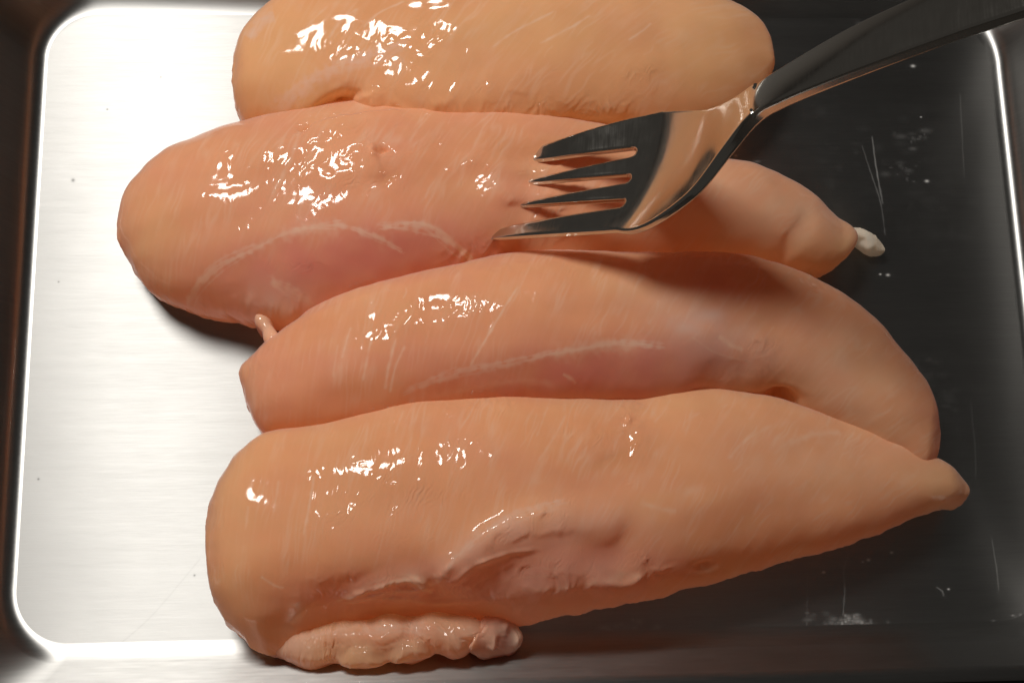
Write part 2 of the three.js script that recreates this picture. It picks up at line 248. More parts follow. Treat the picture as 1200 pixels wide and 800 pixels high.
  F.each(-1e9, -1e9, 1e9, 1e9, (k, x, z) => {                          // wrinkled film of juice
    const wt = F.wet[k] + (o.damp ?? 0.03) + 0.45 * sstep(0.12, 0.5, fbm(x / 9 + seed * 3, z / 7, 3)), an = angle(x, z), ca = Math.cos(an), sa = Math.sin(an), wx = x + 2.2 * noise(x / 5.3, z / 5.3 + 9) + 0.6 * noise(x / 2, z / 2), wz = z + 2.2 * noise(x / 5.3 + 19, z / 5.3) + 0.6 * noise(x / 2 + 7, z / 2), al = (wx * ca + wz * sa), ac = (-wx * sa + wz * ca), patch = 0.35 + 0.9 * sstep(-0.35, 0.45, noise(x / 6 + seed, z / 5));
    F.f[k] = wt * (0.16 * (1 - 2 * Math.abs(noise(al / 7.5 + seed, ac / 3.6))) + patch * (0.11 * (1 - 2 * Math.abs(noise(al / 3.4 + 5, ac / 1.7 + seed))) + 0.030 * noise(al / 1.9, ac / 1.1) + 0.010 * noise(wx / 0.75, wz / 0.6) + 0.16 * Math.max(0, noise(x / 1.2 + 7, z / 1.05) - 0.44)));
  });
  // normals of the bare form, then displacement
  const idx = [], Nn = new Float64Array(P.length);
  const at3 = (i, j) => (clamp(i, 0, NU - 1) * NV + ((j + NV) % NV)) * 3;
  for (let i = 0; i < NU; i++) for (let j = 0; j < NV; j++) {
    const a = at3(i - 1, j), b = at3(i + 1, j), c = at3(i, j - 1), d = at3(i, j + 1), k = at3(i, j);
    const ux = P[b] - P[a], uy = P[b + 1] - P[a + 1], uz = P[b + 2] - P[a + 2], vx = P[d] - P[c], vy = P[d + 1] - P[c + 1], vz = P[d + 2] - P[c + 2];
    const nx = uy * vz - uz * vy, ny = uz * vx - ux * vz, nz = ux * vy - uy * vx, l = Math.hypot(nx, ny, nz) || 1;
    Nn[k] = nx / l; Nn[k + 1] = ny / l; Nn[k + 2] = nz / l;
  }
  const cover = new Float32Array(F.nx * F.nz), rimness = new Float32Array(F.nx * F.nz);
  const flip = Nn[at3(NU >> 1, NT >> 1) + 1] < 0 ? -1 : 1, pos = new Float32Array((NU * NV + 2) * 3), uv = new Float32Array((NU * NV + 2) * 2), WX = (F.nx - 1) * cell, WZ = (F.nz - 1) * cell;
  for (let i = 0; i < NU; i++) for (let j = 0; j < NV; j++) {
    const k = at3(i, j), x = P[k], z = P[k + 2], w = sstep(-0.25, 0.45, Nn[k + 1] * flip), y0 = P[k + 1], d = Math.max(F.sample(F.d, x, z) * w, -0.55 * Math.max(0, y0)) + F.sample(F.f, x, z) * sstep(0.1, 0.65, Nn[k + 1] * flip);
    const rag = (o.ragged ?? 1.1) * (0.9 * noise(x / 9 + seed, z / 9) + fbm(x / 5.1 + y0 * 0.1, z / 5.1 + seed, 4) + 0.08 * noise(x / 1.4 + y0 * 0.3, z / 1.4)) * (1 - w);
    for (let c = 0; c < 3; c++) pos[k + c] = (P[k + c] + Nn[k + c] * flip * (d + rag)) * MM;
    pos[k + 1] = Math.max(pos[k + 1], 0.0001);
    uv[k / 3 * 2] = (x - F.x0) / WX; uv[k / 3 * 2 + 1] = (z - F.z0) / WZ;
  }
  for (const [q, i] of [[NU * NV, 0], [NU * NV + 1, NU - 1]]) { for (let c = 0; c < 3; c++) { let s = 0; for (let j = 0; j < NV; j++) s += pos[at3(i, j) + c]; pos[q * 3 + c] = s / NV; } uv[q * 2] = uv[at3(i, 0) / 3 * 2]; uv[q * 2 + 1] = uv[at3(i, 0) / 3 * 2 + 1]; }
  const tri = (a, b, c) => (flip > 0 ? idx.push(a, b, c) : idx.push(a, c, b));
  for (let i = 0; i + 1 < NU; i++) for (let j = 0; j < NV; j++) { const a = at3(i, j) / 3, b = at3(i + 1, j) / 3, c = at3(i + 1, j + 1) / 3, d = at3(i, j + 1) / 3; tri(a, b, c); tri(a, c, d); }
  for (let j = 0; j < NV; j++) { tri(NU * NV, at3(0, j) / 3, at3(0, j + 1) / 3); tri(NU * NV + 1, at3(NU - 1, j + 1) / 3, at3(NU - 1, j) / 3); }
  const g = new THREE.BufferGeometry(); g.setAttribute('position', new THREE.BufferAttribute(pos, 3)); g.setAttribute('uv', new THREE.BufferAttribute(uv, 2)); g.setIndex(idx); g.computeVertexNormals();
  for (let i = 0; i < NU; i++) for (let j = 0; j < NT; j++) {
    const k = at3(i, j), w = sstep(-0.25, 0.45, Nn[k + 1] * flip) * sstep(0.4, 0.85, g.attributes.normal.array[k + 1]), ci = Math.round((P[k] - F.x0) / cell), cj = Math.round((P[k + 2] - F.z0) / cell);
    for (let q = -1; q <= 1; q++) for (let p = -1; p <= 1; p++) { const kk = (cj + q) * F.nx + ci + p; if (kk >= 0 && kk < cover.length) { cover[kk] = w; rimness[kk] = 1 - (1 - Math.abs(Math.cos(Math.PI * j / NT)) ** 5) * Math.min(1, i / 70, (NU - 1 - i) / 70) ** 0.7; } }
  }
  const rimSoft = blur(rimness, F.nx, F.nz, 6);
  F.each(-1e9, -1e9, 1e9, 1e9, (k, x, z) => tint(F, k, [0.88, 0.60, 0.32], clamp(0.55 * rimSoft[k] * (0.8 + 0.5 * noise(x / 6, z / 6)), 0, 0.6)));
  const px = new Uint8Array(F.nx * F.nz * 4); for (let k = 0; k < F.nx * F.nz; k++) { for (let c = 0; c < 3; c++) px[k * 4 + c] = 255 * toSRGB(F.c[k * 3 + c]); px[k * 4 + 3] = 255; }
  const t = new THREE.DataTexture(px, F.nx, F.nz); t.colorSpace = THREE.SRGBColorSpace; t.magFilter = THREE.LinearFilter; t.needsUpdate = true;
  // light spreads under the surface of flesh, so the shading of the flesh follows the relief only softly while the wet film follows it sharply
  for (let k = 0; k < F.d.length; k++) F.d[k] += F.f[k];
  const cov = blur(cover, F.nx, F.nz, 3, 2), soft = blur(F.d, F.nx, F.nz, Math.round((o.spread ?? 1.1) / cell)), bd = new Float32Array(F.nx * F.nz * 4);
  for (let k = 0; k < F.nx * F.nz; k++) { bd[k * 4] = bd[k * 4 + 1] = bd[k * 4 + 2] = -0.85 * clamp(F.d[k] - soft[k], -0.7, 0.7) * cov[k] ** 2; bd[k * 4 + 3] = 1; }
  const bt = new THREE.DataTexture(bd, F.nx, F.nz, THREE.RGBAFormat, THREE.FloatType); bt.magFilter = THREE.LinearFilter; bt.needsUpdate = true;
  const mat = new THREE.MeshPhysicalMaterial({ map: t, roughness: 1, specularIntensity: 0.4, transmission: o.through ?? 0.58, thickness: 0, clearcoat: 1, clearcoatRoughness: o.gloss ?? 0.085, bumpMap: bt, bumpScale: 0.001 });
  return { g, mat };
}
const addMeat = (parent, name, o, label) => { const { g, mat } = meat(o); return part(name, g, mat, parent, label); };
const FLESH = [0.93, 0.455, 0.215], GROUP = 'raw chicken breasts lying side by side in the tray';

// the breast along the top of the picture
const breast1 = thing('chicken_breast', 'raw chicken breast at the far side of the tray, just beyond the pricked one', 'chicken breast', GROUP);
addMeat(breast1, 'muscle', {
  seed: 11, color: [0.90, 0.495, 0.24], pink: 0.25, tips: [[[-69,-50.8]][0], [[60.1,-56.7]][0]], endRound: [16, 20],
  ribs: [[-68.7,-58.9,-68.4,-44.1,11,24], [-66.1,-63.7,-64.2,-39.5,12,27], [-60.3,-69.5,-56.2,-37.3,12,29], [-50.6,-74.5,-46.2,-35.6,12,31], [-34.2,-77.8,-32.2,-35.2,12,32], [-15.5,-79.3,-14.1,-35.2,12,33], [3.3,-79.4,4.1,-35.2,12,33], [22.2,-78.2,22.5,-35.6,12,31], [37.1,-75.9,37.2,-38.1,11,28], [48.8,-72.8,48.1,-42,10,24], [57.2,-68.5,56.2,-47.3,9,20]],
  fibre: (x) => -0.95 + 0.004 * x, streaks: 70,
  ops: [
    ['blot', [[-58.4,-51.1]], 14, 12, YELLOW, 0.35], ['blot', [[-52.6,-40.8]], 12, 5, YELLOW, 0.5], ['blot', [[45.2,-54.5]], 16, 14, YELLOW, 0.4], ['blot', [[5.2,-56.7]], 30, 10, YELLOW, 0.25],
    ['fascia', [[-63.4,-36.4],[-58.3,-41.2],[-53.6,-44.1],[-43.1,-48.7],[-35.5,-50.8],[-27.8,-52]], 0.8, 0.6], ['bump', [[-55.3,-38]], 10, 4, -0.8, -0.4],
    ['ridge', [[-35.4,-54.4],[-23.9,-50.7],[-15.3,-49.3]], 1.6, 0.5], ['stroke', [[-44,-49.8],[-42.1,-49]], 1.5, PALE, 0.6],
    ['bump', [[-44.7,-38.8]], 5.5, 2.8, -9, -0.5], ['blot', [[-45.1,-38.8]], 6, 3, ORANGE, 0.8, -0.5], ['bump', [[-52.6,-40.8]], 9, 4, 1.0, -0.3],
    ['step', [[-46.7,-34.8],[-42.6,-39.6],[-38.2,-43.3],[-33.5,-44.5]], 7, 1.8, 1.0], ['bump', [[-27.8,-42.1]], 13, 5, 1.8, 0.15], ['bump', [[-12.6,-40.5]], 14, 6, 1.8, 0.1],
    ['step', [[4.1,-33.9],[3,-38.1],[0.2,-40.5],[-6.6,-41.4]], -9, 1.5], ['bump', [[15.2,-37.2]], 11, 3, -1.5],
    ['ridge', [[-18.2,-48.7],[-16.3,-45.2],[-19.2,-42.5],[-24,-41.7]], 1.0, 0.7], ['ridge', [[-32.5,-43.1],[-27.8,-40.4],[-20.2,-39]], 0.8, 0.6],
    ['wet', [[-29.7,-51.9]], 20, 5, 1.0], ['wet', [[-25.9,-43.1]], 22, 8, 1.25], ['wet', [[-56.1,-39]], 8, 4, 0.7], ['wet', [[-4.7,-44]], 12, 5, 1.6], ['wet', [[24.8,-46.6]], 5, 5, 2.0], ['wet', [[12.8,-41]], 12, 3, 1.5],
    ['stroke', [[-45.9,-54.7],[-43.4,-58.9],[-39.2,-62.3]], 0.28, PALE, 0.7], ['stroke', [[-53.5,-53.3],[-50.3,-58.5],[-46,-63.1]], 0.3, PALE, 0.4], ['stroke', [[-38.3,-57.3],[-34.4,-61.1],[-28.6,-64]], 0.28, PALE, 0.7],
    ['stroke', [[-9.5,-52],[-3.6,-56.2],[5.3,-60.9]], 0.3, PALE, 0.75], ['stroke', [[1.2,-52.9],[8.1,-56.7],[13.5,-60.5]], 0.3, PALE, 0.75], ['stroke', [[21.7,-54.7],[25.2,-57.2],[27.8,-59.8]], 0.28, PALE, 0.65],
    ['stroke', [[-64.8,-57.1],[-61,-60.9],[-58.1,-61.8]], 1.6, MILK, 0.6], ['bump', [[14.7,-43]], 20, 6, 0.8], ['bump', [[32.4,-45.1]], 8, 5, -0.5],
  ],
});

// the second breast, pricked by the fork
const breast2 = thing('chicken_breast', 'raw chicken breast pricked by the fork, with a white tendon at its narrow end', 'chicken breast', GROUP);
addMeat(breast2, 'muscle', {
  seed: 23, color: [0.91, 0.455, 0.235], pink: 0.5, tips: [[[-94.5,-14.4]][0], [[78.4,-14.1]][0]], endRound: [26, 12],
  ribs: [[-94.5,-21.6,-93.5,-10,8,20], [-91.3,-28.3,-89,-3.8,8,22.5], [-84.5,-34.2,-81.4,1.1,8,25.5], [-75.5,-38.1,-71.9,3.7,9,28.5], [-64.6,-42,-61.3,6.4,9,30], [-52.5,-44.6,-49.5,8.3,10,32], [-38.2,-45.1,-35.2,4.9,12,33], [-24.1,-44.2,-21.5,-0.4,12,33], [-7.9,-42.5,-5.7,-3.4,12,32], [8.4,-40.8,10.2,-4.5,12,30], [24.7,-37.7,26.3,-5.2,12,29], [41.1,-32.1,41.2,-5.4,11,29], [53.6,-30.2,53.2,-5.2,10,26], [65.4,-25.4,64.6,-5.3,9,21], [73.5,-19.6,72,-6.8,8,15]],
  fibre: (x) => -1.0 + 0.003 * x, streaks: 50,
  ops: [
    ['blot', [[-86.5,-7.9]], 9, 14, YELLOW, 0.5], ['blot', [[-61.3,-18.1]], 18, 12, [0.89, 0.51, 0.30], 0.4], ['blot', [[-62.3,-0.6]], 14, 7, PINK, 0.7], ['blot', [[-39.4,-1.3]], 32, 11, [0.84, 0.33, 0.25], 0.9, -0.12], ['blot', [[-37.4,-3.3]], 22, 7, [0.80, 0.27, 0.20], 0.8], ['blot', [[-20.6,-4.6]], 13, 6, [0.80, 0.31, 0.23], 0.8],
    ['blot', [[-57.1,4.3]], 8, 4, MILK, 0.5], ['blot', [[59.6,-14.4]], 18, 12, [0.87, 0.59, 0.38], 0.6], ['blot', [[42.5,-16.5]], 14, 9, [0.87, 0.56, 0.36], 0.5],
    ['step', [[-79.3,2.7],[-70.4,-3],[-61.3,-6.7],[-53.1,-9.6],[-42.9,-10.7],[-35.5,-8.5],[-29.9,-5.8]], 9, -0.45, 4], ['fascia', [[-78.4,1.9],[-70.4,-3.1],[-61.3,-6.9],[-53.1,-9.8],[-42.9,-10.9],[-35.5,-8.7],[-29.9,-6]], 0.34, 0.95], ['stroke', [[-55.9,-8.6],[-49.4,-10.6],[-42.9,-9.7]], 1.4, PALE, 0.4],
    ['step', [[-34.5,-10.6],[-26.1,-11.4],[-18.7,-8.2],[-13.2,-5.1],[-8.6,-3.7]], 7, -0.4, 4], ['fascia', [[-34.5,-10.6],[-26.1,-11.6],[-19.6,-8.4],[-14.1,-5.1],[-8.6,-3.1]], 0.32, 0.95], ['stroke', [[-25.7,-11.8],[-20.6,-9.8],[-16,-6.3]], 0.5, PALE, 0.5],
    ['ridge', [[-51.9,-34],[-52.8,-28],[-55.3,-22.8],[-58,-17.7],[-59.8,-14.2]], 0.5, 0.35], ['stroke', [[-51.9,-34],[-52.8,-28],[-55.3,-22.8],[-58,-17.7]], 0.45, PALE, 0.5],
    ['hole', [[-51,-33.9]], 1.9, 0.9, 1.3, -0.6], ['hole', [[-33.7,-27.4]], 1.5, 1.0, 1.6, 0.2], ['hole', [[-32,-21.2]], 2.2, 0.6, 0.8, -0.6],
    ['blot', [[-57.4,4.9]], 10, 5, MILK, 0.28, 0.3], ['ridge', [[-64.4,2.2],[-59.1,4.2],[-53,7]], 2.6, 0.7], ['wet', [[-57.8,4.6]], 8, 4, 0.9], ['step', [[-34.2,-29.2],[-34.6,-24.6],[-33.9,-20.7]], 4, 1.1], ['step', [[-51.9,-33.5],[-42.9,-36],[-34.5,-37.6],[-27.8,-38]], 6, 0.9],
    ['bump', [[-57.8,-28]], 14, 6, 0.9], ['bump', [[-41,-26]], 14, 7, 0.9], ['ridge', [[-48.4,-23],[-42.8,-21.6],[-37.3,-24]], 2.2, 0.6], ['ridge', [[-42.9,-30],[-37.3,-28],[-35.4,-24]], 1.2, 0.7],
    ['fascia', [[-58.7,-0.7],[-53.6,1.9],[-49.8,5.2]], 0.4, 0.4],
    // meat pushed up and dented round the tines
    ['bump', [[-8.3,-17.2]], 5, 9, 1.4], ['bump', [[0.8,-27.1]], 8, 3, -2.6], ['bump', [[-0.7,-21.2]], 7, 2.2, -2.2], ['bump', [[-4.4,-15.1]], 5, 1.6, -1.4], ['bump', [[-6.5,-7.1]], 5, 2.2, -1.2], ['ridge', [[-0.6,-23.9],[9.9,-25.9],[17.5,-26.7]], 1.4, 0.9], ['ridge', [[-2.7,-18],[7.7,-19.2],[16.3,-19.9]], 1.4, 0.9], ['ridge', [[-3.8,-11.4],[7.5,-12.5],[16,-13.6]], 1.6, 0.8],
    ['ridge', [[-20.4,-22.6],[-15.7,-24.4],[-11.9,-25.6]], 1.1, 0.5], ['bump', [[-12.9,-20.6]], 4, 3, -0.6],
    ['wet', [[-59.6,-27]], 14, 5, 1.1], ['wet', [[-42.8,-25.6]], 14, 9, 1.3], ['wet', [[-26,-30.6]], 10, 5, 1.1], ['wet', [[-26,-20.6]], 10, 6, 1.0], ['wet', [[-10.1,-20.6]], 8, 10, 1.5], ['wet', [[3.1,-21.6]], 9, 12, 2.2], ['wet', [[-61.5,-16.9]], 9, 7, 0.5], ['wet', [[-50.2,-15.2]], 9, 3, 0.6], ['wet', [[-12.2,-6.3]], 9, 4, 1.8], ['wet', [[-51.4,-3.4]], 9, 2, 1.4],
    ['ridge', [[56.1,-4.9],[59.9,-10.6],[64,-16.5]], 1.8, -0.9], ['bump', [[70.1,-11]], 5, 6, 0.8], ['blot', [[68,-8]], 9, 3, ORANGE, 0.5], ['blot', [[73.2,-9.1]], 4, 4, YELLOW, 0.6],
  ],
});
addMeat(breast2, 'connective_strand', {
  seed: 32, color: [0.86, 0.58, 0.42], pink: 0.2, through: 0.62, tips: [[[-62.7,4.8]][0], [[-56.8,13.3]][0]], endRound: [3, 3], nu: 120, nt: 50, nb: 30, streaks: 3, cell: 0.15,
  ribs: [[-60.1,5.6,-63,7.1,14,18], [-59.1,7.7,-61,9,14.5,18], [-57.6,10.2,-60.1,11.5,15,19]],
}, 'thin strand stretched to the next breast');
addMeat(breast2, 'tendon', {
  seed: 33, color: [0.74, 0.70, 0.62], pink: 0, fibres: 0.3, through: 0.6, gloss: 0.15, damp: 0.9, tips: [[[76.8,-16.8]][0], [[87.3,-12.6]][0]], endRound: [3, 3], nu: 160, nt: 70, nb: 40, streaks: 0, cell: 0.1, ragged: 0.5,
  ribs: [[79.8,-17.8,78.8,-15.9,3.4,6.4], [82.5,-17.2,81.2,-14.1,3.4,6.8], [85.1,-16.1,83.3,-12.6,3.2,6], [86.8,-14.5,85.5,-12.1,2.8,4.8]], ops: [['ridge', [[77.7,-15.3],[81.2,-13.8],[84.1,-11.9]], 0.5, 0.7], ['bump', [[83,-13.6]], 1.2, 1, 0.7], ['bump', [[80.6,-14.5]], 1, 0.8, -0.6]],
}, 'white frayed tendon');

// the third breast
const breast3 = thing('chicken_breast', 'raw chicken breast between the pricked one and the nearest one, with a blunt cut end', 'chicken breast', GROUP);
addMeat(breast3, 'muscle', {
  seed: 47, color: [0.91, 0.445, 0.22], pink: 0.6, tips: [[[-66,17.9]][0], [[92.8,35.9]][0]], endRound: [12, 16],
  ribs: [[-63.2,14,-64.3,25.7,11,22], [-57.4,9.1,-60.1,32.5,12,26], [-48.3,2.4,-49.5,34.2,12,30], [-36.2,-0.9,-36.2,32.6,13,33], [-22.5,-4.4,-20.9,30.1,13,35], [-6.7,-8,-5.5,29.2,13,36], [11.3,-8.5,11.9,29,13,36], [29.3,-8.2,29.5,28.1,13,34], [45.6,-8.2,43.6,26.5,12,31], [59.6,-5,57,27.1,12,28], [72.7,1.9,69.2,33.8,11,26], [83,12.5,79.8,39.9,11,24], [89.9,21.5,85.8,43.8,10,21], [92.4,29.6,90,42.5,10,18]],
  fibre: (x) => -1.15 + 0.0045 * x, streaks: 60,
  ops: [
    ['blot', [[-57.9,23.9]], 9, 12, PINK, 0.4], ['blot', [[-13.5,14.7]], 30, 12, [0.90, 0.47, 0.27], 0.4], ['blot', [[10.8,24.7]], 34, 8, [0.82, 0.32, 0.24], 0.85, -0.1], ['blot', [[12.7,23.6]], 26, 6, [0.79, 0.28, 0.20], 0.95, -0.12], ['blot', [[37.4,21.6]], 12, 6, [0.84, 0.45, 0.34], 0.5], ['blot', [[35.5,13.4]], 16, 7, MILK, 0.4, 0.5], ['blot', [[70.1,20.1]], 20, 18, [0.87, 0.56, 0.36], 0.6], ['blot', [[52.6,23.9]], 9, 4, ORANGE, 0.5],
    ['step', [[-30.1,26.4],[-17.2,21.7],[-6.1,20.2],[5.2,18.2],[15.5,16.6],[25.9,16.5]], 9, -0.45, 4], ['fascia', [[-30.1,26.1],[-17.2,21.5],[-6.1,20],[5.2,18],[15.5,16.4],[25.9,16.5]], 0.34, 0.95], ['stroke', [[1.4,19.3],[10.8,17.1],[21.1,17]], 1.3, PALE, 0.45], ['stroke', [[4.3,22.4],[6.7,23.5],[7.4,24.3]], 0.3, PALE, 0.75], ['stroke', [[-24.6,26.5],[-6,23.4],[3.3,24.6]], 0.6, PALE, 0.3],
    ['bump', [[54.9,26.5]], 3.0, 1.6, -6, 0.15], ['bump', [[37.6,24.1]], 5, 8, -0.8, 0.5], ['stroke', [[38.3,14.3],[41.1,15.9],[44.4,17.1]], 0.5, PALE, 0.6], ['blot', [[31.5,13.2]], 2.5, 1.2, MILK, 0.5], ['blot', [[36.4,10.1]], 3.4, 1.6, MILK, 0.6, -0.2], ['ridge', [[47,15.8],[45.3,19],[44.4,21.9]], 1.5, -0.3], ['folds', [[31.8,11.4],[37.4,13.6],[44,14.4]], [[31.8,15],[38.3,17.6],[46.8,19]], 5, 0.12, 0.35],
    ['stroke', [[-4.7,3.5],[-9,10.4],[-12.8,16.5],[-15.9,21.1]], 0.28, PALE, 0.75], ['ridge', [[-4.7,3.5],[-9,10.4],[-12.8,16.5],[-15.9,21.1]], 0.5, 0.12], ['stroke', [[-30.8,14.3],[-32.6,20.7],[-33.5,25.2]], 0.3, PALE, 0.75], ['stroke', [[-29,16.1],[-31.3,21.1],[-32.4,25.8]], 0.3, PALE, 0.75], ['stroke', [[-36,14.2],[-37,18.8],[-38.1,23.4]], 0.28, PALE, 0.65], ['stroke', [[-40.6,11.4],[-42.4,18.7]], 0.28, PALE, 0.65], ['stroke', [[-43.3,15.1],[-44.2,22.4]], 0.3, PALE, 0.35],
    ['ridge', [[-28.4,5.2],[-27.7,9.9],[-29.8,12.7],[-32.5,13.9]], 0.8, 0.5], ['ridge', [[-27.1,9],[-25.3,10.8],[-24.4,12.1]], 0.7, 0.5], ['ridge', [[-19,6.6],[-19.9,10.3],[-17.2,8.1]], 0.9, 0.5], ['bump', [[-21.7,8.5]], 4, 2, -0.5], ['blot', [[-19,8.5]], 3, 1.4, ORANGE, 0.3, -0.5],
    ['wet', [[-29.8,10.8]], 14, 6, 1.1], ['wet', [[-15.3,8.1]], 10, 4, 1.0], ['wet', [[-57.7,20.5]], 8, 9, 0.7], ['wet', [[48.3,16.4]], 4, 3.5, 2.6], ['wet', [[-46.3,9.7]], 6, 4, 0.6], ['wet', [[-2.4,-0.4]], 14, 2.5, 1.6], ['wet', [[61.3,0.9]], 9, 3, 0.4],
    ['ridge', [[-51.7,10.2],[-46.3,7.3],[-39,5.4],[-33.6,4.1]], 1.3, 0.5],
  ],
});

